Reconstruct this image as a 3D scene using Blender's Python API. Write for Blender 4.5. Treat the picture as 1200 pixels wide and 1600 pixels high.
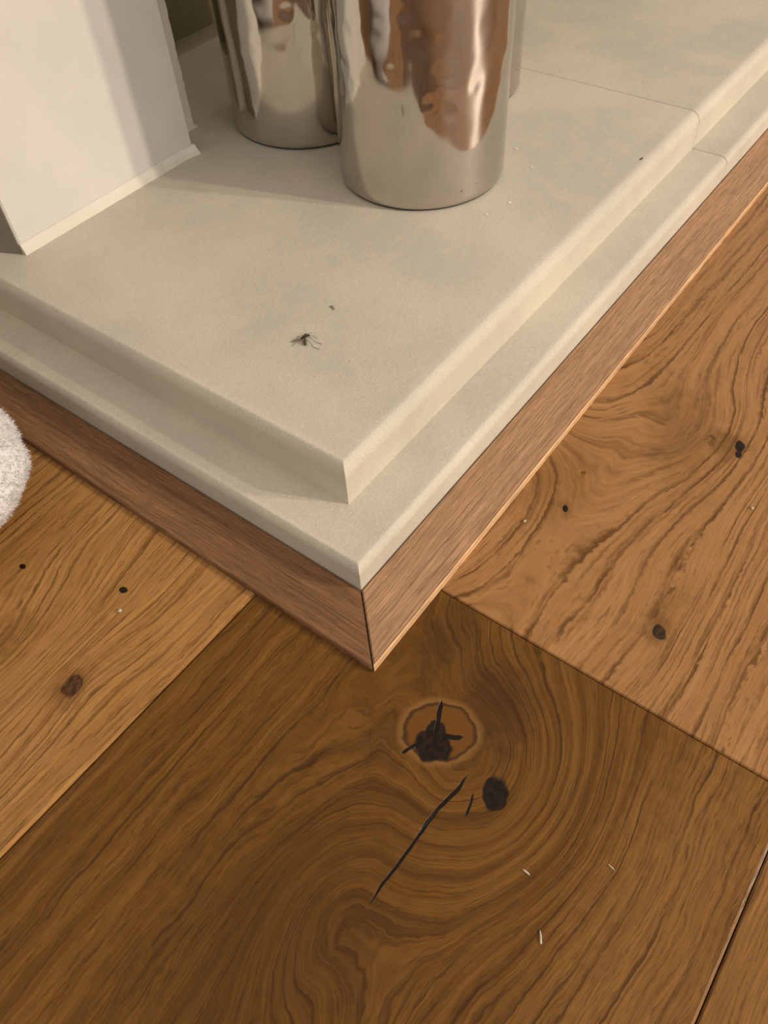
import bpy, bmesh, math, random
from mathutils import Vector, Matrix, noise as mnoise

# ------------------------------------------------------------------ clean
for o in list(bpy.data.objects):
    bpy.data.objects.remove(o, do_unlink=True)
scene = bpy.context.scene
C = scene.collection

# ------------------------------------------------------------------ camera
# world: origin = outer floor corner of the oak edging, +X along the hearth front, +Y into the chimney
cam_d = bpy.data.cameras.new('camera')
cam = bpy.data.objects.new('camera', cam_d)
C.objects.link(cam)
Rr = ((0.5958003, -0.8019375, -0.0437969),
      (-0.6449374, -0.4452337, -0.6211463),
      (0.4786207, 0.3983254, -0.7824699))          # rows: image right, image down, forward
right, down, fwd = (Vector(r) for r in Rr)
M = Matrix.Identity(4)
for i in range(3):
    M[i][0] = right[i]; M[i][1] = -down[i]; M[i][2] = -fwd[i]
M.translation = Vector((-0.10838, -0.10175, 0.29220))
cam.matrix_world = M
cam_d.sensor_fit = 'VERTICAL'
cam_d.sensor_height = 36.0
cam_d.lens = 1215.3 / 1600.0 * 36.0
cam_d.clip_start = 0.005
scene.camera = cam

# ------------------------------------------------------------------ world, lamps, exposure
w = bpy.data.worlds.new('room_light'); scene.world = w
w.use_nodes = True
bg = w.node_tree.nodes['Background']
bg.inputs[0].default_value = (1.0, 0.93, 0.90, 1)
bg.inputs[1].default_value = 0.30

def bulb(name, az, el, dist, energy, radius, col):
    L = bpy.data.lights.new(name, 'POINT'); L.energy = energy; L.color = col
    L.shadow_soft_size = radius
    o = bpy.data.objects.new(name, L); C.objects.link(o)
    a, e = math.radians(az), math.radians(el)
    o.location = (0.2 + dist*math.cos(e)*math.cos(a), 0.15 + dist*math.cos(e)*math.sin(a), 0.04 + dist*math.sin(e))
    return o
bulb('lamp_bulb', -66.9, 22, 2.3, 40, 0.035, (1.0, 0.86, 0.715))
bulb('lamp_bulb', -71.4, 23.5, 2.3, 40, 0.035, (1.0, 0.86, 0.715))

AL = bpy.data.lights.new('soft_fill', 'AREA'); AL.shape = 'RECTANGLE'; AL.size = 1.6; AL.size_y = 1.3  # added soft fill without a seen source, lifts the front faces
AL.energy = 9; AL.color = (1.0, 0.91, 0.84)
al = bpy.data.objects.new('soft_fill', AL); C.objects.link(al)
al.location = (-0.2, -2.5, 1.3)
al.rotation_euler = (Vector((0.25, 0.2, 0.05)) - al.location).to_track_quat('-Z', 'Y').to_euler()

vs = scene.view_settings
vs.view_transform = 'Standard'; vs.look = 'None'; vs.gamma = 1.0
vs.use_curve_mapping = False
vs.exposure = 0.97

# ------------------------------------------------------------------ node helpers
class NT:
    def __init__(s, name):
        s.m = bpy.data.materials.new(name); s.m.use_nodes = True
        s.t = s.m.node_tree; s.t.nodes.clear()
        s.out = s.t.nodes.new('ShaderNodeOutputMaterial')
        s.b = s.t.nodes.new('ShaderNodeBsdfPrincipled')
        s.t.links.new(s.b.outputs[0], s.out.inputs[0])
    def put(s, sock, v):
        if isinstance(v, bpy.types.NodeSocket): s.t.links.new(v, sock)
        else: sock.default_value = v
    def m1(s, op, a, b=0.0, c=0.0, clamp=False):
        n = s.t.nodes.new('ShaderNodeMath'); n.operation = op; n.use_clamp = clamp
        s.put(n.inputs[0], a); s.put(n.inputs[1], b); s.put(n.inputs[2], c)
        return n.outputs[0]
    def add(s, *a):
        r = a[0]
        for x in a[1:]: r = s.m1('ADD', r, x)
        return r
    def sub(s, a, b): return s.m1('SUBTRACT', a, b)
    def mul(s, *a):
        r = a[0]
        for x in a[1:]: r = s.m1('MULTIPLY', r, x)
        return r
    def ss(s, v, lo, hi, a=0.0, b=1.0):
        n = s.t.nodes.new('ShaderNodeMapRange'); n.interpolation_type = 'SMOOTHSTEP'
        s.put(n.inputs[0], v); n.inputs[1].default_value = lo; n.inputs[2].default_value = hi
        n.inputs[3].default_value = a; n.inputs[4].default_value = b
        return n.outputs[0]
    def vec(s, x, y, z=0.0):
        n = s.t.nodes.new('ShaderNodeCombineXYZ')
        s.put(n.inputs[0], x); s.put(n.inputs[1], y); s.put(n.inputs[2], z)
        return n.outputs[0]
    def noise(s, v, scale=1.0, detail=2.0, rough=0.5):
        n = s.t.nodes.new('ShaderNodeTexNoise'); n.noise_dimensions = '3D'
        s.put(n.inputs['Vector'], v); n.inputs['Scale'].default_value = scale
        n.inputs['Detail'].default_value = detail; n.inputs['Roughness'].default_value = rough
        return n.outputs[0]
    def voronoi(s, v, scale, out='Distance'):
        n = s.t.nodes.new('ShaderNodeTexVoronoi'); s.put(n.inputs['Vector'], v)
        n.inputs['Scale'].default_value = scale
        return n.outputs[out]
    def pos(s):
        n = s.t.nodes.new('ShaderNodeNewGeometry')
        x = s.t.nodes.new('ShaderNodeSeparateXYZ'); s.t.links.new(n.outputs['Position'], x.inputs[0])
        return n.outputs['Position'], x.outputs[0], x.outputs[1], x.outputs[2]
    def obj(s):
        n = s.t.nodes.new('ShaderNodeTexCoord')
        x = s.t.nodes.new('ShaderNodeSeparateXYZ'); s.t.links.new(n.outputs['Object'], x.inputs[0])
        return n.outputs['Object'], x.outputs[0], x.outputs[1], x.outputs[2]
    def rnd(s):
        return s.t.nodes.new('ShaderNodeObjectInfo').outputs['Random']
    def mix(s, f, a, b, mode='MIX'):
        n = s.t.nodes.new('ShaderNodeMix'); n.data_type = 'RGBA'; n.blend_type = mode
        s.put(n.inputs[0], f)
        for i, v in ((6, a), (7, b)):
            if isinstance(v, tuple): n.inputs[i].default_value = (v[0], v[1], v[2], 1)
            else: s.t.links.new(v, n.inputs[i])
        return n.outputs[2]
    def bump(s, h, dist, strength=1.0):
        n = s.t.nodes.new('ShaderNodeBump'); n.inputs['Strength'].default_value = strength
        n.inputs['Distance'].default_value = dist
        s.put(n.inputs['Height'], h); s.t.links.new(n.outputs[0], s.b.inputs['Normal'])
    def set(s, color=None, rough=None, metal=None, spec=None):
        if color is not None:
            if isinstance(color, tuple): s.b.inputs['Base Color'].default_value = (*color, 1)
            else: s.t.links.new(color, s.b.inputs['Base Color'])
        if rough is not None: s.put(s.b.inputs['Roughness'], rough)
        if metal is not None: s.b.inputs['Metallic'].default_value = metal
        if spec is not None: s.b.inputs['Specular IOR Level'].default_value = spec
        return s.m

def oak(name, light, dark, line, freq=160.0, whorls=(), knots=(), fills=(), cracks=(), line_amt=0.8,
        contrast=1.0, axis='X', wander=0.010, rough=0.38, seed=0.0, blotches=(), random_offset=False, dens=0.5, pore_amt=0.55, turb=0.45, fib=0.28):
    """Plain sawn oak. Grain runs along `axis`; growth lines are the level lines of a field bent around knots."""
    n = NT(name)
    P, px, py, pz = n.pos()
    x, y = (px, py) if axis == 'X' else (py, px)
    if random_offset:
        r = n.rnd()
        x = n.add(x, n.mul(r, 7.3)); y = n.add(y, n.mul(r, 3.1))
    low = n.noise(n.vec(n.mul(x, 5.0), n.mul(y, 16.0), seed), 1.0, 2.0)
    mid = n.noise(n.vec(n.mul(x, 30.0), n.mul(y, 70.0), seed + 3.7), 1.0, 3.0)
    u = n.add(y, n.mul(n.sub(low, 0.5), wander*2.4), n.mul(n.sub(mid, 0.5), wander*turb))
    for (kx, ky, sx, sy, A) in whorls:
        dx = n.mul(n.sub(x, kx), 1.0/sx); dy = n.mul(n.sub(y, ky), 1.0/sy)
        g = n.m1('EXPONENT', n.mul(n.add(n.mul(dx, dx), n.mul(dy, dy)), -1.0))
        u = n.add(u, n.mul(g, A))
    fray = n.noise(n.vec(n.mul(x, 230.0), n.mul(u, 500.0), seed), 1.0, 2.0)
    ringn = n.noise(n.vec(n.mul(u, 55.0), n.mul(x, 1.2), seed + 9.0), 1.0, 2.0)
    ph = n.add(n.mul(u, freq), n.mul(ringn, 3.2), n.mul(n.sub(fray, 0.5), 0.30))
    wv = n.m1('FRACT', ph)
    # saw tooth ring: sharp dark early wood edge fading into late wood
    edge = n.mul(n.ss(wv, 0.0, 0.08), n.ss(wv, 0.08, 0.34, 1.0, 0.0))
    wv2 = n.m1('FRACT', n.add(n.mul(ph, 2.37), 0.3))
    edge2 = n.mul(n.ss(wv2, 0.0, 0.2), n.ss(wv2, 0.2, 0.6, 1.0, 0.0))
    dash = n.noise(n.vec(n.mul(x, 34.0), n.mul(u, 420.0), seed + 5.0), 1.0, 3.0)
    pres = n.noise(n.vec(n.mul(x, 7.0), n.mul(u, 130.0), seed + 2.0), 1.0, 1.0)
    lines = n.mul(edge, n.ss(dash, dens - 0.14, dens + 0.10), n.ss(pres, 0.30, 0.58))
    lines2 = n.mul(edge2, n.ss(dash, dens, dens + 0.16), 0.55)
    fibre = n.noise(n.vec(n.mul(x, 48.0), n.mul(u, 1250.0), seed), 1.0, 3.0, 0.65)
    streak = n.noise(n.vec(n.mul(x, 8.0), n.mul(u, 190.0), seed + 1.0), 1.0, 3.0)
    col = n.mix(n.ss(streak, 0.5 - 0.28/contrast, 0.5 + 0.28/contrast), dark, light)
    wob = n.noise(n.vec(n.mul(px, 170.0), n.mul(py, 170.0), 2.0), 1.0, 1.5)
    wob3 = n.noise(n.vec(n.mul(px, 60.0), n.mul(py, 60.0), 4.0), 1.0, 2.0)
    wob2 = n.noise(n.vec(n.mul(px, 420.0), n.mul(py, 420.0), 6.0), 1.0, 2.0)
    def ell(kx, ky, rx, ry, ang=0.0, wb=0.5):
        c, s_ = math.cos(ang), math.sin(ang)
        ax = n.sub(px, kx); ay = n.sub(py, ky)
        ex = n.mul(n.add(n.mul(ax, c), n.mul(ay, s_)), 1.0/rx)
        ey = n.mul(n.sub(n.mul(ay, c), n.mul(ax, s_)), 1.0/ry)
        d = n.m1('SQRT', n.add(n.mul(ex, ex), n.mul(ey, ey)))
        return n.add(d, n.mul(n.sub(wob, 0.5), wb))
    for (kx, ky, rx, ry, ang, c, amt) in blotches:               # broad soft patches of differing tone
        d = ell(kx, ky, rx, ry, ang, 0.9)
        col = n.mix(n.ss(d, 0.2, 1.1, amt, 0.0), col, c)
    pore = n.noise(n.vec(n.mul(x, 130.0), n.mul(u, 1500.0), seed + 8.0), 1.0, 2.0, 0.6)
    pdens = n.ss(n.m1('FRACT', n.add(ph, 0.5)), 0.25, 0.75, 0.3, 1.0)
    pores = n.mul(n.ss(pore, 0.55, 0.66), pdens, pore_amt)
    f2 = n.ss(fibre, 0.28, 0.72, 1.0 - fib, 1.0 + fib*0.95)
    col = n.mix(1.0, col, n.vec(f2, f2, f2), 'MULTIPLY')
    la = n.m1('MAXIMUM', lines, lines2)
    col = n.mix(pores, col, line)
    col = n.mix(n.mul(la, line_amt), col, line)
    h = n.add(n.mul(la, -1.0), n.mul(fibre, 0.3))
    for (kx, ky, rx, ry, ang, c) in knots:                       # knot wood with a dark bark ring
        d = ell(kx, ky, rx, ry, ang, 0.22)
        col = n.mix(n.mul(n.ss(d, 0.7, 1.0), n.ss(d, 1.02, 1.24, 0.55, 0.0)), col, (0.27, 0.135, 0.036))
        col = n.mix(n.ss(d, 0.90, 0.96, 1.0, 0.0), col, c)
        rg = n.mul(n.ss(d, 0.84, 0.92), n.ss(d, 0.95, 1.0, 1.0, 0.0))
        col = n.mix(n.mul(rg, 0.85), col, (0.05, 0.02, 0.006))
    for (kx, ky, rx, ry, ang, c) in fills:                       # black filler and dead knot cores
        d = ell(kx, ky, rx, ry, ang, 0.85)
        fm = n.ss(d, 0.82, 1.08, 1.0, 0.0)
        col = n.mix(fm, col, n.mix(n.ss(wob2, 0.40, 0.6), c, tuple(v*2.1 for v in c)))
        h = n.add(h, n.mul(fm, -2.0))
    for (ax, ay, bx, by, wd, c) in cracks:                       # drying cracks filled dark
        L = math.hypot(bx-ax, by-ay); ux, uy = (bx-ax)/L, (by-ay)/L
        qx = n.sub(px, ax); qy = n.sub(py, ay)
        t = n.mul(n.add(n.mul(qx, ux), n.mul(qy, uy)), 1.0/L)
        dd = n.add(n.sub(n.mul(qy, ux), n.mul(qx, uy)), n.mul(n.sub(wob3, 0.5), wd*5.0), n.mul(n.sub(wob, 0.5), wd*1.2))
        prof = n.mul(n.ss(t, 0.0, 0.25), n.ss(t, 0.75, 1.0, 1.0, 0.0))
        d = n.sub(n.mul(n.m1('ABSOLUTE', dd), 1.0/wd), prof)
        fm = n.mul(n.ss(d, -0.25, 0.15, 1.0, 0.0), n.mul(n.ss(t, -0.02, 0.02), n.ss(t, 0.98, 1.02, 1.0, 0.0)))
        col = n.mix(fm, col, c)
        h = n.add(h, n.mul(fm, -2.0))
    n.bump(h, 0.00012, 0.8)
    return n.set(col, rough, 0.0, 0.22)

# ------------------------------------------------------------------ materials
LIGHT = (0.405, 0.206, 0.074); MID = (0.315, 0.151, 0.048); LINE = (0.110, 0.043, 0.008)
BLK = (0.009, 0.0045, 0.0018)
mat_plank_main = oak('oak_plank_dark_knotty', (0.205, 0.090, 0.014), (0.112, 0.045, 0.004), (0.052, 0.019, 0.002), freq=150,
    whorls=[(-0.008, -0.060, 0.044, 0.038, 0.066), (-0.078, -0.046, 0.030, 0.022, -0.026), (0.02, -0.02, 0.03, 0.02, 0.012), (-0.045, -0.012, 0.03, 0.014, 0.008), (-0.125, -0.06, 0.05, 0.02, 0.012)],
    knots=[(-0.0052, -0.0362, 0.0125, 0.0148, math.radians(35), (0.15, 0.060, 0.008))],
    fills=[(-0.0118, -0.0372, 0.0062, 0.0082, 0.4, BLK), (-0.0062, -0.0352, 0.0048, 0.0040, 0.0, BLK),
           (-0.0132, -0.0662, 0.0068, 0.0050, 0.5, BLK)],
    cracks=[(-0.0110, -0.0545, -0.0440, -0.0514, 0.0008, BLK), (-0.0300, -0.0527, -0.0735, -0.0512, 0.0006, BLK),
            (0.0072, -0.0292, -0.0090, -0.0360, 0.0010, BLK),
            (-0.0060, -0.0360, -0.0010, -0.0452, 0.0009, BLK), (-0.0140, -0.0320, -0.0215, -0.0290, 0.0007, BLK),
            (-0.0170, -0.0592, -0.0275, -0.0618, 0.0005, BLK)],
    blotches=[(0.016, -0.048, 0.030, 0.022, 0.3, (0.060, 0.022, 0.003), 0.7), (-0.022, -0.022, 0.018, 0.014, 0.2, (0.07, 0.028, 0.004), 0.5),
              (0.03, -0.015, 0.03, 0.016, 0, (0.070, 0.027, 0.004), 0.6), (-0.10, -0.030, 0.085, 0.060, 0, (0.088, 0.036, 0.003), 0.65),
              (-0.02, -0.135, 0.12, 0.035, 0, (0.26, 0.122, 0.030), 0.65)],
    wander=0.007, seed=1.3, contrast=1.0, dens=0.48, turb=1.1, fib=0.20)
mat_plank_back = oak('oak_plank_honey_swirl', LIGHT, MID, LINE, freq=115,
    whorls=[(0.090, 0.030, 0.105, 0.045, -0.100), (0.205, -0.060, 0.05, 0.03, 0.016), (0.085, -0.085, 0.05, 0.020, 0.009)],
    fills=[(0.0845, -0.0868, 0.0042, 0.0030, 0.9, (0.028, 0.014, 0.005)), (0.2050, -0.0750, 0.0042, 0.0024, 0.3, BLK), (0.2000, -0.0762, 0.0028, 0.0016, 0.3, BLK),
           (0.2015, -0.0612, 0.0040, 0.0022, 0.4, (0.12, 0.055, 0.014)), (0.1209, -0.0228, 0.0022, 0.0015, 0.4, BLK),
           (0.1453, -0.0191, 0.0024, 0.0014, 0.2, (0.12, 0.055, 0.013))],
    blotches=[(0.0850, -0.0868, 0.010, 0.007, 0.3, (0.16, 0.070, 0.016), 0.8), (0.203, -0.070, 0.014, 0.014, 0.3, (0.17, 0.075, 0.017), 0.75), (0.121, -0.0228, 0.006, 0.005, 0.3, (0.17, 0.075, 0.017), 0.7),
              (0.20, -0.045, 0.06, 0.022, 0.5, (0.19, 0.085, 0.020), 0.55), (0.135, -0.012, 0.04, 0.025, 0.0, (0.21, 0.095, 0.022), 0.5),
              (0.095, -0.084, 0.03, 0.008, -0.2, (0.20, 0.092, 0.022), 0.5)],
    wander=0.009, seed=4.1, line_amt=0.95, fib=0.13, turb=0.40, pore_amt=0.35, dens=0.44, contrast=0.8)
mat_plank_left = oak('oak_plank_straight_honey', (0.430, 0.217, 0.066), (0.325, 0.154, 0.040), (0.115, 0.045, 0.008), freq=185,
    whorls=[(-0.085, 0.135, 0.055, 0.030, 0.026), (-0.075, 0.099, 0.03, 0.016, -0.008)],
    fills=[(-0.0777, 0.0989, 0.0055, 0.0042, 0.4, (0.05, 0.022, 0.008)), (-0.0329, 0.1173, 0.0017, 0.0022, 0, BLK), (-0.0516, 0.1667, 0.0015, 0.002, 0, BLK)],
    blotches=[(-0.085, 0.141, 0.03, 0.012, 0, (0.16, 0.068, 0.013), 0.65), (-0.078, 0.099, 0.014, 0.010, 0, (0.15, 0.062, 0.013), 0.65)],
    wander=0.008, seed=7.7, line_amt=0.85, fib=0.18, dens=0.46)
mat_plank_corner = oak('oak_plank_corner', (0.28, 0.135, 0.036), (0.21, 0.096, 0.022), (0.09, 0.036, 0.007), freq=120, wander=0.006, seed=11.0)
mat_plank_any = oak('oak_plank', (0.33, 0.165, 0.050), (0.24, 0.112, 0.030), LINE, freq=140, wander=0.009, seed=2.0, random_offset=True)
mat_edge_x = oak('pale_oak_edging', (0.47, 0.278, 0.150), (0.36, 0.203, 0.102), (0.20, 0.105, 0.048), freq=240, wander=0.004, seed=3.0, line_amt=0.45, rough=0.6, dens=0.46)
mat_edge_y = oak('shaded_oak_edging', (0.255, 0.132, 0.060), (0.170, 0.082, 0.034), (0.09, 0.040, 0.015), freq=240, wander=0.004, seed=6.0, line_amt=0.5, axis='Y', rough=0.6, dens=0.46)  # darker copy of the edging oak, shade of the hearth end coloured in

mat_lit_edge = oak('lit_edge_oak', (0.66, 0.42, 0.22), (0.56, 0.34, 0.17), (0.40, 0.22, 0.10), freq=240, wander=0.003, seed=3.0, line_amt=0.3, rough=0.6, pore_amt=0.2)  # paler oak: light caught by the outer edge, put into the colour

def stone_mat():
    n = NT('honed_limestone')
    P, x, y, z = n.pos()
    big = n.noise(P, 14.0, 3.0); mid = n.noise(P, 60.0, 4.0, 0.6); fine = n.noise(P, 900.0, 3.0, 0.6)
    col = n.mix(n.ss(big, 0.3, 0.7), (0.50, 0.455, 0.360), (0.585, 0.530, 0.415))
    col = n.mix(n.ss(mid, 0.42, 0.75, 0.0, 0.35), col, (0.62, 0.555, 0.43))
    f2 = n.ss(fine, 0.25, 0.75, 0.93, 1.07)
    col = n.mix(1.0, col, n.vec(f2, f2, f2), 'MULTIPLY')
    v = n.voronoi(P, 105.0); vc = n.noise(P, 37.0, 1.0)
    sp = n.mul(n.ss(v, 0.03, 0.085, 1.0, 0.0), n.ss(vc, 0.62, 0.68))
    col = n.mix(n.mul(sp, 0.6), col, (0.20, 0.16, 0.09))
    n.bump(n.add(n.mul(fine, 0.5), n.mul(n.noise(P, 300.0, 4.0, 0.65), 1.0), n.mul(sp, -0.8)), 0.00035, 0.6)
    return n.set(col, 0.62, 0.0, 0.35)
mat_stone = stone_mat()

def plaster_mat(name, c1, c2, bump=0.0003):
    n = NT(name); P, x, y, z = n.pos()
    a = n.noise(P, 18.0, 4.0, 0.6)
    col = n.mix(n.ss(a, 0.3, 0.7), c1, c2)
    n.bump(n.noise(P, 220.0, 4.0, 0.6), bump, 0.5)
    return n.set(col, 0.75, 0.0, 0.3)
mat_plaster = plaster_mat('white_painted_stone', (0.595, 0.565, 0.51), (0.645, 0.61, 0.55))
mat_fillet = plaster_mat('cream_filler', (0.64, 0.59, 0.49), (0.70, 0.65, 0.55), 0.0006)
mat_chamber = plaster_mat('olive_fire_chamber', (0.15, 0.125, 0.06), (0.19, 0.155, 0.075))
mat_side_shade = plaster_mat('jamb_side_shade', (0.20, 0.18, 0.14), (0.25, 0.22, 0.17))  # dark tone standing for shade on the jamb's left side
mat_bead = plaster_mat('olive_bead', (0.26, 0.22, 0.13), (0.32, 0.27, 0.16))  # even olive tone, darker than the cream filler
mat_wall = plaster_mat('cream_wall', (0.66, 0.61, 0.52), (0.70, 0.65, 0.55))
mat_sub = plaster_mat('dark_subfloor', (0.05, 0.035, 0.02), (0.06, 0.04, 0.025))

def metal_mat():
    n = NT('polished_hammered_steel'); P, x, y, z = n.pos()
    a = n.noise(P, 40.0, 2.0)
    n.bump(n.noise(P, 70.0, 1.0), 0.0004, 0.25)
    return n.set((0.56, 0.525, 0.475), n.ss(a, 0.3, 0.7, 0.07, 0.13), 1.0)
mat_metal = metal_mat()
def plain(name, c, rough=0.6, spec=0.4, bump=None):
    n = NT(name); P, x, y, z = n.pos()
    a = n.noise(P, 400.0, 2.0)
    col = n.mix(n.ss(a, 0.3, 0.7), tuple(v*0.88 for v in c), tuple(min(1, v*1.1) for v in c))
    return n.set(col, rough, 0.0, spec)
mat_foot = plain('dark_foot', (0.05, 0.045, 0.04), 0.6)
mat_fleece = plain('white_fleece', (0.66, 0.63, 0.60), 0.9, 0.1)
mat_sole = plain('grey_sole', (0.25, 0.23, 0.22), 0.8)
mat_bug = plain('dark_insect', (0.018, 0.012, 0.006), 0.5)
mat_bug2 = plain('brown_insect', (0.07, 0.05, 0.03), 0.6)
mat_leg = plain('insect_leg', (0.16, 0.12, 0.08), 0.6)
mat_crumb = plain('pale_crumb', (0.55, 0.46, 0.33), 0.7)
mat_flake = plain('grey_flake', (0.22, 0.20, 0.14), 0.7)
mat_dark = plain('dark_grit', (0.12, 0.095, 0.06), 0.7)
def wing_mat():
    n = NT('insect_wing')
    n.b.inputs['Alpha'].default_value = 0.40
    return n.set((0.20, 0.16, 0.11), 0.4, 0.0, 0.4)
mat_wing = wing_mat()

# ------------------------------------------------------------------ object helpers
def link(name, me, mat, parent=None, smooth=False):
    me.materials.clear(); me.materials.append(mat)
    if smooth:
        for p in me.polygons: p.use_smooth = True
    o = bpy.data.objects.new(name, me); C.objects.link(o)
    if parent is not None: o.parent = parent
    return o
def from_bm(name, bm, mat, parent=None, smooth=False):
    bmesh.ops.recalc_face_normals(bm, faces=bm.faces[:])
    me = bpy.data.meshes.new(name); bm.to_mesh(me); bm.free()
    return link(name, me, mat, parent, smooth)
def tag(o, label, cat, group=None):
    o['label'] = label; o['category'] = cat
    if group: o['group'] = group
    return o
def empty(name, loc=(0, 0, 0)):
    o = bpy.data.objects.new(name, None); o.empty_display_size = 0.02
    C.objects.link(o); o.location = loc
    return o
def box_bm(x0, x1, y0, y1, z0, z1):
    bm = bmesh.new()
    v = [bm.verts.new(p) for p in ((x0,y0,z0),(x1,y0,z0),(x1,y1,z0),(x0,y1,z0),(x0,y0,z1),(x1,y0,z1),(x1,y1,z1),(x0,y1,z1))]
    for f in ((3,2,1,0),(4,5,6,7),(0,1,5,4),(1,2,6,5),(2,3,7,6),(3,0,4,7)):
        bm.faces.new([v[i] for i in f])
    return bm
def prism_bm(poly, z0, z1):
    bm = bmesh.new()
    a = [bm.verts.new((x, y, z0)) for x, y in poly]; b = [bm.verts.new((x, y, z1)) for x, y in poly]
    bm.faces.new(a[::-1]); bm.faces.new(b); k = len(poly)
    for i in range(k): bm.faces.new((a[i], a[(i+1) % k], b[(i+1) % k], b[i]))
    return bm
def edges_where(bm, fn):
    return [e for e in bm.edges if fn(e.verts[0].co, e.verts[1].co)]

# ------------------------------------------------------------------ floor
fl = from_bm('floor', box_bm(-1.6, 2.4, -2.6, 0.60, -0.05, -0.0145), mat_sub)
fl['kind'] = 'structure'; fl['label'] = 'wide oak plank floor around the stone hearth'
GAP = 0.00022
def plank(x0, x1, y0, y1, mat, bev=0.0006, ease=0.0010):
    bm = box_bm(x0+GAP, x1-GAP, y0+GAP, y1-GAP, -0.0143, 0.0)
    top = lambda a, b: abs(a.z) < 1e-6 and abs(b.z) < 1e-6
    ym = (y0+y1)/2
    es = edges_where(bm, lambda a, b: top(a, b) and not (abs(a.y-b.y) < 1e-6 and a.y < ym))
    bmesh.ops.bevel(bm, geom=es, offset=bev, segments=1, affect='EDGES')
    es = edges_where(bm, lambda a, b: top(a, b) and abs(a.y-b.y) < 1e-6 and a.y < ym)
    bmesh.ops.bevel(bm, geom=es, offset=ease, segments=1, affect='EDGES')
    return from_bm('floor_plank', bm, mat, fl)
YA = 0.0661; WD = 0.2201; YC = YA - WD; XB = 0.0495
plank(-1.25, XB, YC, YA, mat_plank_main)
plank(XB, 1.75, YC, YA, mat_plank_back)
plank(-0.90, 0.62, YA, YA+WD, mat_plank_left, ease=0.0017)
plank(-0.62, 1.18, YC-WD, YC, mat_plank_corner)
rnd = random.Random(5)
plank(-1.55, -1.25, YC, YA, mat_plank_any); plank(1.75, 2.35, YC, YA, mat_plank_any)
plank(-1.55, -0.90, YA, YA+WD, mat_plank_any)
plank(-1.55, -0.62, YC-WD, YC, mat_plank_any); plank(1.18, 2.35, YC-WD, YC, mat_plank_any)
plank(-1.55, 0.20, YA+WD, YA+2*WD, mat_plank_any)
for k in range(2, 11):
    cut = [-1.55, -0.9 + rnd.random()*0.9, 0.6 + rnd.random()*1.0, 2.35]
    for a, b in zip(cut, cut[1:]):
        plank(a, b, YC-k*WD, YC-(k-1)*WD, mat_plank_any)

wb = from_bm('wall_back', box_bm(-1.6, 2.4, 0.512, 0.60, -0.0143, 2.4), mat_wall)
wb['kind'] = 'structure'; wb['label'] = 'plain cream wall behind the fireplace'

# ------------------------------------------------------------------ hearth
FI = 0.0277; Z1 = 0.0183; XR = 0.0534; Z2 = 0.0424; XJ = 0.4386; YB = 0.510; XE = 1.45
hearth = empty('stone_hearth', (FI, FI, 0))
tag(hearth, 'two-tier pale limestone hearth with rounded steps under the steel vases', 'hearth')
def slab(name, x0, x1, y0, z0, z1, rad, left_round, joint_left, joint_right, label=None):
    bm = box_bm(x0, x1, y0, YB, z0, z1)
    eps = 1e-6
    def outer(a, b):
        top = abs(a.z-z1) < eps and abs(b.z-z1) < eps
        if not top: return False
        if abs(a.y-y0) < eps and abs(b.y-y0) < eps: return True
        return left_round and abs(a.x-x0) < eps and abs(b.x-x0) < eps
    bmesh.ops.bevel(bm, geom=edges_where(bm, outer), offset=rad, segments=8, profile=0.5, affect='EDGES')
    xs = ([x0] if joint_left else []) + ([x1] if joint_right else [])
    for xx in xs:
        es = edges_where(bm, lambda a, b: abs(a.x-xx) < eps and abs(b.x-xx) < eps and max(a.z, b.z) > z0+eps and min(a.y, b.y) < YB-eps)
        bmesh.ops.bevel(bm, geom=es, offset=0.0009, segments=2, profile=0.5, affect='EDGES')
    if left_round:
        es = edges_where(bm, lambda a, b: abs(a.x-x0) < eps and abs(b.x-x0) < eps and abs(a.y-y0) < eps and abs(b.y-y0) < eps)
        bmesh.ops.bevel(bm, geom=es, offset=0.0007, segments=2, profile=0.5, affect='EDGES')
    for v in bm.verts: v.co -= Vector((FI, FI, 0))
    o = from_bm(name, bm, mat_stone, hearth, True)
    me = o.data
    me.set_sharp_from_angle(angle=math.radians(38))
    if label: o['label'] = label
    return o
slab('lower_slab', FI, XJ-0.0001, FI, 0.0, Z1, 0.0052, True, False, True)
slab('lower_slab', XJ+0.0001, XE, FI, 0.0, Z1, 0.0050, False, True, False)
slab('upper_slab', XR, XJ-0.0001, XR, Z1, Z2, 0.0076, True, False, True)
slab('upper_slab', XJ+0.0001, XE, XR, Z1, Z2, 0.0074, False, True, False)

# ------------------------------------------------------------------ oak edging
TT = 0.0030; FW = FI - 0.0004
def strip(poly, mat, label):
    bm = prism_bm(poly, 0.0, TT)
    es = edges_where(bm, lambda a, b: a.z > TT-1e-6 and b.z > TT-1e-6)
    bmesh.ops.bevel(bm, geom=es, offset=0.0006, segments=2, affect='EDGES')
    return tag(from_bm('oak_edging_strip', bm, mat), label, 'edging strip', 'oak edging strips around the hearth')
g = 0.00022
SE = 0.0013
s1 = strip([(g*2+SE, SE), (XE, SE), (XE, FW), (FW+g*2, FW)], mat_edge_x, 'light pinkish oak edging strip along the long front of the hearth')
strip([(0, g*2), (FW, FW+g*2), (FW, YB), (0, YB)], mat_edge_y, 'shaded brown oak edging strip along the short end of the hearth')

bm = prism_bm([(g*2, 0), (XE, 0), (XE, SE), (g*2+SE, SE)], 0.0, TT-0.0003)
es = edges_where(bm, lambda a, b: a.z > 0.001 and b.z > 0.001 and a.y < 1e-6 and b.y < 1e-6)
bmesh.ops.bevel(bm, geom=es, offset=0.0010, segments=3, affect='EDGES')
o = from_bm('lit_edge', bm, mat_lit_edge, s1); o['label'] = 'arris along the outer edge, coloured pale as if lit'
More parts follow.
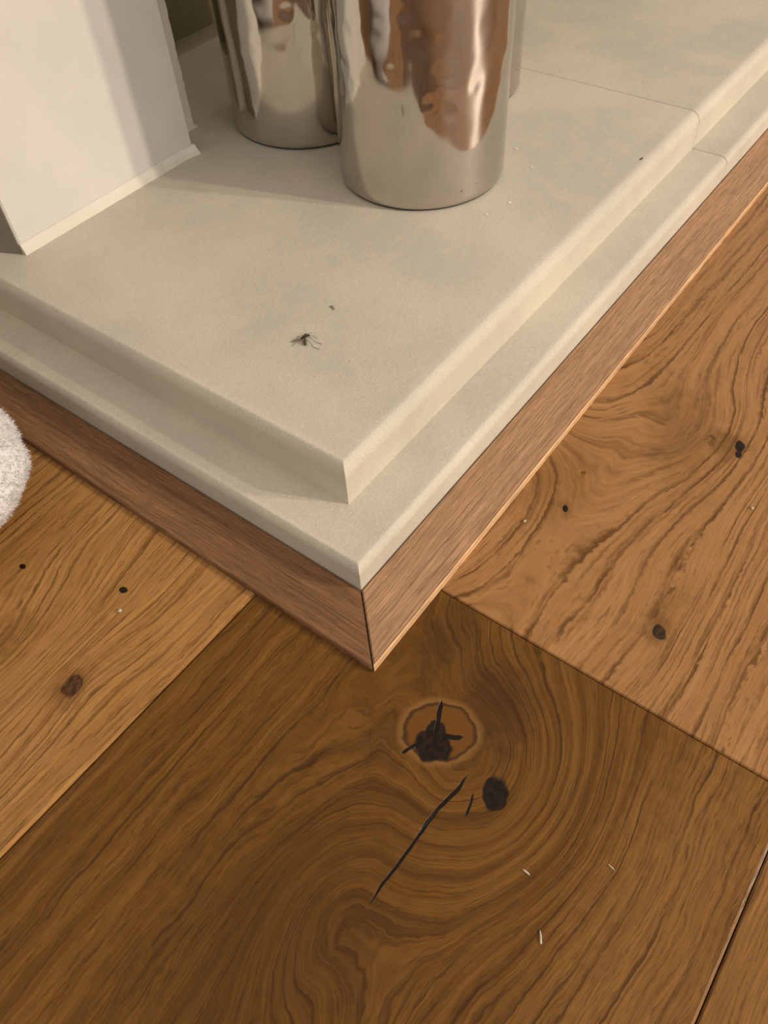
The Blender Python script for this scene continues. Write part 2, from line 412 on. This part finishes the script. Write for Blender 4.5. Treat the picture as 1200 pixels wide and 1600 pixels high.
# ------------------------------------------------------------------ fireplace surround
sur = empty('fireplace_surround', (0.077, 0.3085, Z2))
tag(sur, 'white painted fireplace surround leg standing on the hearth behind the vases', 'fireplace')
def rel(o, p):
    for v in o.data.vertices: v.co -= p.location
    return o
YF = 0.3105; XJL = 0.0790; XJR = 0.2165
bm = prism_bm([(XJL, YF), (XJR, YF), (XJR, 0.508), (0.0700, 0.508), (0.0700, YF+0.0190)], Z2, 1.05)
es = edges_where(bm, lambda a, b: abs(a.x-b.x) < 1e-6 and abs(a.y-b.y) < 1e-6 and a.y < YF+0.001)
bmesh.ops.bevel(bm, geom=es, offset=0.0005, segments=2, affect='EDGES')
rel(from_bm('jamb', bm, mat_plaster, sur), sur)
bm = prism_bm([(XJL-0.0003, YF+0.0006), (0.0699, YF+0.0191), (0.0699, 0.508), (0.0688, 0.508), (0.0688, YF+0.0188), (XJL-0.0011, YF+0.0003)], Z2, 1.05)
rel(from_bm('side_shade', bm, mat_side_shade, sur), sur)  # thin added panel carrying the painted shade of the jamb side
rel(from_bm('lintel', box_bm(XJR+0.0002, 1.10, YF, 0.508, 0.80, 1.05), mat_plaster, sur), sur)
rel(from_bm('jamb', box_bm(1.1002, 1.24, YF, 0.508, Z2, 1.05), mat_plaster, sur), sur)
rel(from_bm('mantel_shelf', box_bm(0.03, 1.28, YF-0.06, 0.508, 1.0502, 1.10), mat_plaster, sur), sur)
# sloping bead of filler along the foot of the jamb
bm = bmesh.new()
N = 60; prof = [(0.0030, 0.0), (0.0024, 0.0030), (0.0010, 0.0056), (0.0004, 0.0062), (-0.0006, 0.0060), (-0.0006, 0.0)]
rows = []
for i in range(N+1):
    t = i/N; x = XJL - 0.0004 + t*(XJR - XJL + 0.0006)
    flare = 0.0018*max(0, (t-0.93)/0.07)
    wob = 0.00035*mnoise.noise(Vector((x*160, 0, 0))) + 0.0002*mnoise.noise(Vector((x*500, 3, 0)))
    rows.append([bm.verts.new((x + (flare if pz < 0.001 else 0), YF - 0.0001 - py - (wob + flare if py > 0 else 0), Z2 + pz + (wob*0.7 if pz > 0.002 else 0))) for py, pz in prof])
for a, b in zip(rows, rows[1:]):
    for j in range(len(prof)):
        bm.faces.new((a[j], a[(j+1) % len(prof)], b[(j+1) % len(prof)], b[j]))
bm.faces.new(rows[0]); bm.faces.new(rows[-1][::-1])
rel(from_bm('filler_bead', bm, mat_fillet, sur), sur)
# recessed inner slip with a ragged edge
XS = 0.2430; YS = 0.3345
bm = bmesh.new(); cols = []
H = 140
for i in range(H+1):
    z = Z2 + (i/H)**1.5*0.757
    jag = 0.0011*mnoise.noise(Vector((z*260, 1.0, 0))) + 0.0005*mnoise.noise(Vector((z*900, 5.0, 0)))
    if i < 3: jag += 0.004*(1 - i/3)
    cols.append([bm.verts.new(p) for p in ((XJR+0.0002, YS, z), (XS-0.002+jag, YS, z), (XS+jag, YS+0.0025, z), (XS-0.001, 0.446, z), (XJR+0.0002, 0.446, z))])
for a, b in zip(cols, cols[1:]):
    for j in range(5): bm.faces.new((a[j], a[(j+1) % 5], b[(j+1) % 5], b[j]))
bm.faces.new(cols[0]); bm.faces.new(cols[-1][::-1])
rel(from_bm('inner_slip', bm, mat_fillet, sur), sur)
rel(from_bm('back_panel', box_bm(XJR+0.0002, 1.0998, 0.447, 0.508, Z2, 0.7998), mat_chamber, sur), sur)
bm = prism_bm([(0, 0), (0, 0)], 0, 0) if False else bmesh.new()
pf = [(0.4470, 0.0), (0.4335, 0.0), (0.4350, 0.002), (0.4400, 0.0035), (0.4470, 0.004)]
r0 = [bm.verts.new((XS+0.001, y, Z2+z)) for y, z in pf]; r1 = [bm.verts.new((1.0995, y, Z2+z)) for y, z in pf]
for j in range(5): bm.faces.new((r0[j], r0[(j+1) % 5], r1[(j+1) % 5], r1[j]))
bm.faces.new(r0); bm.faces.new(r1[::-1])
rel(from_bm('back_bead', bm, mat_bead, sur), sur)

# ------------------------------------------------------------------ hammered vases
VR = 0.0509; VH = 0.265
def vase_mesh(seed):
    rg = random.Random(seed)
    dents = []
    for i in range(420):
        dents.append((rg.uniform(0, 2*math.pi), rg.uniform(0.052, VH-0.004), rg.uniform(0.0040, 0.0080), rg.uniform(0.00008, 0.00027)))
    nt, nz = 192, 132
    buck = {}
    for d in dents: buck.setdefault(int(d[1]/0.01), []).append(d)
    verts = []; faces = []
    prof = [(VR-0.0040, 0.0007), (VR-0.0018, 0.0008), (VR-0.0005, 0.0016)]
    for r, z in prof:
        for i in range(nt):
            a = 2*math.pi*i/nt; verts.append((r*math.cos(a), r*math.sin(a), z))
    for k in range(nz+1):
        z = 0.003 + (VH-0.003)*k/nz
        near = [d for b in (-1, 0, 1) for d in buck.get(int(z/0.01)+b, ())]
        for i in range(nt):
            a = 2*math.pi*i/nt; ca, sa = math.cos(a), math.sin(a)
            r = VR
            fade = min(1.0, max(0.0, (z-0.008)/0.06))
            r += fade*0.00055*mnoise.noise(Vector((ca*2.2+seed, sa*2.2, z*26)))
            r += fade*0.00022*mnoise.noise(Vector((ca*5+seed, sa*5, z*62)))
            for (ta, tz, tr, td) in near:
                da = (a-ta+math.pi) % (2*math.pi) - math.pi
                q = ((da*VR)**2 + (z-tz)**2)/(tr*tr)
                if q < 1: r -= td*(1-q)**2
            verts.append((r*ca, r*sa, z))
    # rim and inside
    for r, z in ((VR-0.0008, VH+0.0006), (VR-0.0018, VH), (VR-0.002, 0.15), (VR-0.002, 0.006)):
        for i in range(nt):
            a = 2*math.pi*i/nt; verts.append((r*math.cos(a), r*math.sin(a), z))
    rows = len(verts)//nt
    for k in range(rows-1):
        for i in range(nt):
            j = (i+1) % nt
            faces.append((k*nt+i, k*nt+j, (k+1)*nt+j, (k+1)*nt+i))
    faces.append(tuple(range(nt))[::-1]); faces.append(tuple(range((rows-1)*nt, rows*nt)))
    me = bpy.data.meshes.new('vase_body'); me.from_pydata(verts, [], faces); me.update()
    return me
def vase(x, y, rot, seed, label):
    e = empty('hammered_vase', (x, y, Z2)); e.rotation_euler = (0, 0, rot)
    tag(e, label, 'vase', 'hammered steel vases on the hearth')
    b = link('body', vase_mesh(seed), mat_metal, e, True)
    b.data.set_sharp_from_angle(angle=math.radians(60))
    bm = bmesh.new()
    bmesh.ops.create_cone(bm, cap_ends=True, segments=64, radius1=VR-0.0016, radius2=VR-0.0016, depth=0.0007)
    for v in bm.verts: v.co.z += 0.00035
    from_bm('foot', bm, mat_foot, e)
    return e
vase(0.2796, 0.1705, 0.4, 3, 'foremost hammered steel cylinder vase, nearest the hearth corner')
vase(0.2979, 0.2799, 1.9, 8, 'hammered steel cylinder vase beside the white fireplace leg')
vase(0.3890, 0.2232, 4.0, 14, 'hammered steel cylinder vase mostly hidden behind the foremost vase')

# ------------------------------------------------------------------ fluffy slipper at the left edge
def slipper():
    e = empty('fluffy_slipper', (-0.0915, 0.2595, 0))
    tag(e, 'white fluffy slipper toe poking in at the left edge by the oak strip', 'slipper')
    ang = math.atan2(-0.8019, 0.5958)
    nu, nv = 72, 40; verts = []; faces = []
    def P(t, p):
        # long rounded upper: toe at +x
        cx = math.cos(t)
        L = 0.105 if cx > 0 else 0.150
        r = math.cos(p)
        x = L*cx*r; y = 0.070*math.sin(t)*r*(1 - 0.12*max(0, -cx))
        z = 0.034 + 0.036*math.sin(p)*(1.0 if p > 0 else 0.92)
        nn = 0.0022*mnoise.noise(Vector((x*60, y*60, z*60))) + 0.001*mnoise.noise(Vector((x*170, y*170, z*170)))
        d = Vector((x, y, z-0.034)); d.normalize()
        return Vector((x, y, z)) + d*nn
    for k in range(nv+1):
        p = -math.pi/2 + math.pi*k/nv
        for i in range(nu): verts.append(P(2*math.pi*i/nu, p))
    for k in range(nv):
        for i in range(nu):
            j = (i+1) % nu
            faces.append((k*nu+i, k*nu+j, (k+1)*nu+j, (k+1)*nu+i))
    me = bpy.data.meshes.new('upper'); me.from_pydata(verts, [], faces); me.update()
    up = link('upper', me, mat_fleece, e, True)
    rg = random.Random(2); hv = []; hf = []
    for i in range(26000):
        t = rg.uniform(-1.9, 1.9); p = math.asin(rg.uniform(-0.9, 1))
        a = P(t, p); d = (a - Vector((0, 0, 0.034))).normalized()
        d = (d + Vector((rg.uniform(-.7, .7), rg.uniform(-.7, .7), rg.uniform(-.6, .8)))).normalized()
        side = d.cross(Vector((rg.uniform(-1, 1), rg.uniform(-1, 1), rg.uniform(-1, 1)))).normalized()*0.00022
        l = rg.uniform(0.0012, 0.0028); b = len(hv)
        a = a - d*0.0004
        hv += [a - side, a + side, a + d*l]; hf.append((b, b+1, b+2))
    me = bpy.data.meshes.new('fleece_pile'); me.from_pydata(hv, [], hf); me.update()
    pile = link('fleece_pile', me, mat_fleece, e); pile['kind'] = 'stuff'
    sp = [(0.070*math.cos(a) if math.cos(a) > 0 else 0.100*math.cos(a), 0.038*math.sin(a)) for a in (2*math.pi*i/48 for i in range(48))]
    from_bm('sole', prism_bm(sp, 0.0, 0.008), mat_sole, e)
    # added unseen shaft behind the toe, keeps light off the hearth's left end
    sv = []; sf = []; nr, nh = 40, 18
    prof = [(0.054, 0.045 + 0.235*k/nh) for k in range(nh+1)] + [(0.046, 0.281), (0.044, 0.12)]
    for r, z in prof:
        for i in range(nr):
            a = 2*math.pi*i/nr
            q = r*(1 + 0.05*mnoise.noise(Vector((math.cos(a)*2, math.sin(a)*2, z*18))))
            sv.append((-0.070 + q*math.cos(a)*1.1, q*math.sin(a), z))
    for k in range(len(prof)-1):
        for i in range(nr):
            j = (i+1) % nr; sf.append((k*nr+i, k*nr+j, (k+1)*nr+j, (k+1)*nr+i))
    me = bpy.data.meshes.new('shade_shaft'); me.from_pydata(sv, [], sf); me.update()
    link('shade_shaft', me, mat_fleece, e, True)
    e.rotation_euler = (0, 0, ang)
slipper()

# ------------------------------------------------------------------ mosquito on the stone
def tube(bm, pts, rad, seg=6):
    rings = []
    for i, p in enumerate(pts):
        p = Vector(p); a = Vector(pts[max(0, i-1)]); b = Vector(pts[min(len(pts)-1, i+1)])
        d = (b-a).normalized(); s = d.cross(Vector((0, 0, 1)))
        if s.length < 1e-3: s = d.cross(Vector((1, 0, 0)))
        s.normalize(); t = s.cross(d)
        r = rad[i] if isinstance(rad, (list, tuple)) else rad
        rings.append([bm.verts.new(p + (s*math.cos(2*math.pi*k/seg) + t*math.sin(2*math.pi*k/seg))*r) for k in range(seg)])
    for a, b in zip(rings, rings[1:]):
        for k in range(seg): bm.faces.new((a[k], a[(k+1) % seg], b[(k+1) % seg], b[k]))
    bm.faces.new(rings[0]); bm.faces.new(rings[-1][::-1])
def mosquito():
    e = empty('mosquito', (0.1110, 0.1237, Z2))
    tag(e, 'small dead dark mosquito lying on the pale hearth top', 'insect')
    ir = Vector((0.596, -0.802, 0)).normalized()*0.000335    # metres for one image pixel to the right, on the stone
    iu = Vector((0.78, 0.62, 0)).normalized()*0.00044        # one image pixel up
    def q(px, py, z=0.0006): v = ir*(px-478) + iu*(530-py); return Vector((v.x, v.y, z))
    bm = bmesh.new(); tube(bm, [q(470.5, 531.5), q(474, 529, .0010), q(478, 527, .0013), q(481, 526.5, .0012)], [0.0003, 0.0006, 0.0009, 0.0005], 8)
    from_bm('thorax', bm, mat_bug, e, True)
    bm = bmesh.new(); tube(bm, [q(480.7, 526.6, .0011), q(482, 526.3, .0012), q(483.6, 526, .001)], [0.0004, 0.0006, 0.0003], 8)
    from_bm('head', bm, mat_bug, e, True)
    bm = bmesh.new(); tube(bm, [q(477.3, 530.5, .0009), q(476.8, 534, .0009), q(477.3, 539, .0008), q(478.2, 542.5, .0006)], [0.0003, 0.0006, 0.0008, 0.0003], 8)
    from_bm('abdomen', bm, mat_bug2, e, True)
    for pts in ([q(472, 531, .0008), q(464, 530, .0007), q(454, 535.5, .0005), q(462, 536, .0005), q(471, 533, .0007)],
                [q(476, 531, .0010), q(473, 536, .0008), q(475.5, 541.5, .0006), q(478, 538, .0008)]):
        bm = bmesh.new(); a = [bm.verts.new(p) for p in pts]; b = [bm.verts.new(p + Vector((0, 0, .00005))) for p in pts]
        k = len(pts); bm.faces.new(a[::-1]); bm.faces.new(b)
        for i in range(k): bm.faces.new((a[i], a[(i+1) % k], b[(i+1) % k], b[i]))
        from_bm('wing', bm, mat_wing, e)
    for pts in ([q(479, 528), q(485, 532, .0016), q(494, 537, .0004), q(502, 540.5, .0002)],
                [q(480, 527), q(487, 527.5, .0014), q(495, 529.5, .0002)],
                [q(478, 526), q(479, 522.5, .0012), q(477.5, 520, .0002)],
                [q(474, 530), q(467, 529, .0014), q(461, 532, .0002)],
                [q(477, 530), q(484, 538, .0010), q(490, 545, .0003), q(499, 549.5, .0002)],
                [q(473, 531), q(468, 537, .0010), q(458, 541, .0002)]):
        bm = bmesh.new(); tube(bm, pts, 0.00011, 5); from_bm('leg', bm, mat_leg, e)
    bm = bmesh.new(); tube(bm, [q(482, 526), q(484, 522, .0012), q(487, 520, .0006)], 0.00010, 5); from_bm('antenna', bm, mat_leg, e)
mosquito()

# ------------------------------------------------------------------ crumbs and flakes
def crumb(name, x, y, z, l, wd, h, rot, mat, label, cat, group=None, seed=0):
    rg = random.Random(seed); bm = bmesh.new()
    bmesh.ops.create_icosphere(bm, subdivisions=2, radius=0.5)
    for v in bm.verts:
        s = 1 + 0.45*mnoise.noise(v.co*3.0 + Vector((seed*3.1, 0, 0)))
        bend = 0.5*(v.co.x*v.co.x)
        v.co = Vector((v.co.x*s*l, (v.co.y*s + bend)*wd, max(-0.5, v.co.z*s)*h))
    zmin = min(v.co.z for v in bm.verts)
    for v in bm.verts: v.co.z -= zmin
    o = from_bm(name, bm, mat, None, True); o.location = (x, y, z); o.rotation_euler = (0, 0, rot)
    return tag(o, label, cat, group)
G = 'pale crumbs on the oak floor'
crumb('crumb', -0.0413, 0.1099, 0, .0022, .0017, .0012, .3, mat_crumb, 'cream crumb on the lighter plank left of the hearth corner', 'crumb', G, 1)
crumb('wood_sliver', -0.0301, -0.0894, 0, .0034, .0008, .0006, 1.5, mat_crumb, 'tiny pale sliver below the two black knots', 'sliver', None, 2)
crumb('wood_sliver', -0.0449, -0.1035, 0, .0046, .0008, .0006, .55, mat_crumb, 'pale upright sliver lowest on the dark knotty plank', 'sliver', None, 3)
crumb('wood_sliver', -0.0114, -0.1124, 0, .0030, .0005, .0004, 1.4, mat_crumb, 'faint thin sliver right of the black knots on the dark plank', 'sliver', None, 4)
crumb('crumb', 0.1034, -0.0111, 0, .0016, .0014, .0010, 0, mat_crumb, 'tiny pale crumb beside the long edging strip', 'crumb', G, 5)
crumb('crumb', 0.1702, -0.0942, 0, .0017, .0014, .0010, 0, mat_crumb, 'tiny pale crumb near the right frame edge on the honey plank', 'crumb', G, 6)
crumb('grey_flake', 0.1382, 0.1284, Z2, .0042, .0017, .0005, 1.25, mat_flake, 'small grey flake just above the mosquito', 'flake', None, 7)
crumb('dark_grit', 0.3613, 0.0605, Z2, .0034, .0012, .0006, 0.05, mat_dark, 'dark speck of grit near the rounded front edge by the stone joint', 'grit', None, 8)
GRIT = ['topmost tiny white grit grain on the stone right of the foremost vase', 'rightmost tiny white grit grain on the stone beside the foremost vase',
        'tiny white grit grain below the rightmost one, right of the foremost vase', 'lowest tiny white grit grain, close to the foot of the foremost vase']
mat_grit = plain('white_grit', (0.85, 0.80, 0.70), 0.6)
for i, (gx, gy) in enumerate([(0.3314, 0.1331), (0.3165, 0.1128), (0.2742, 0.1035), (0.2563, 0.1084)]):
    crumb('grit_grain', gx, gy, Z2, .0020, .0009, .0006, 2.0 + i*0.3, mat_grit, GRIT[i], 'grit', 'white grit grains beside the vase', 20 + i)
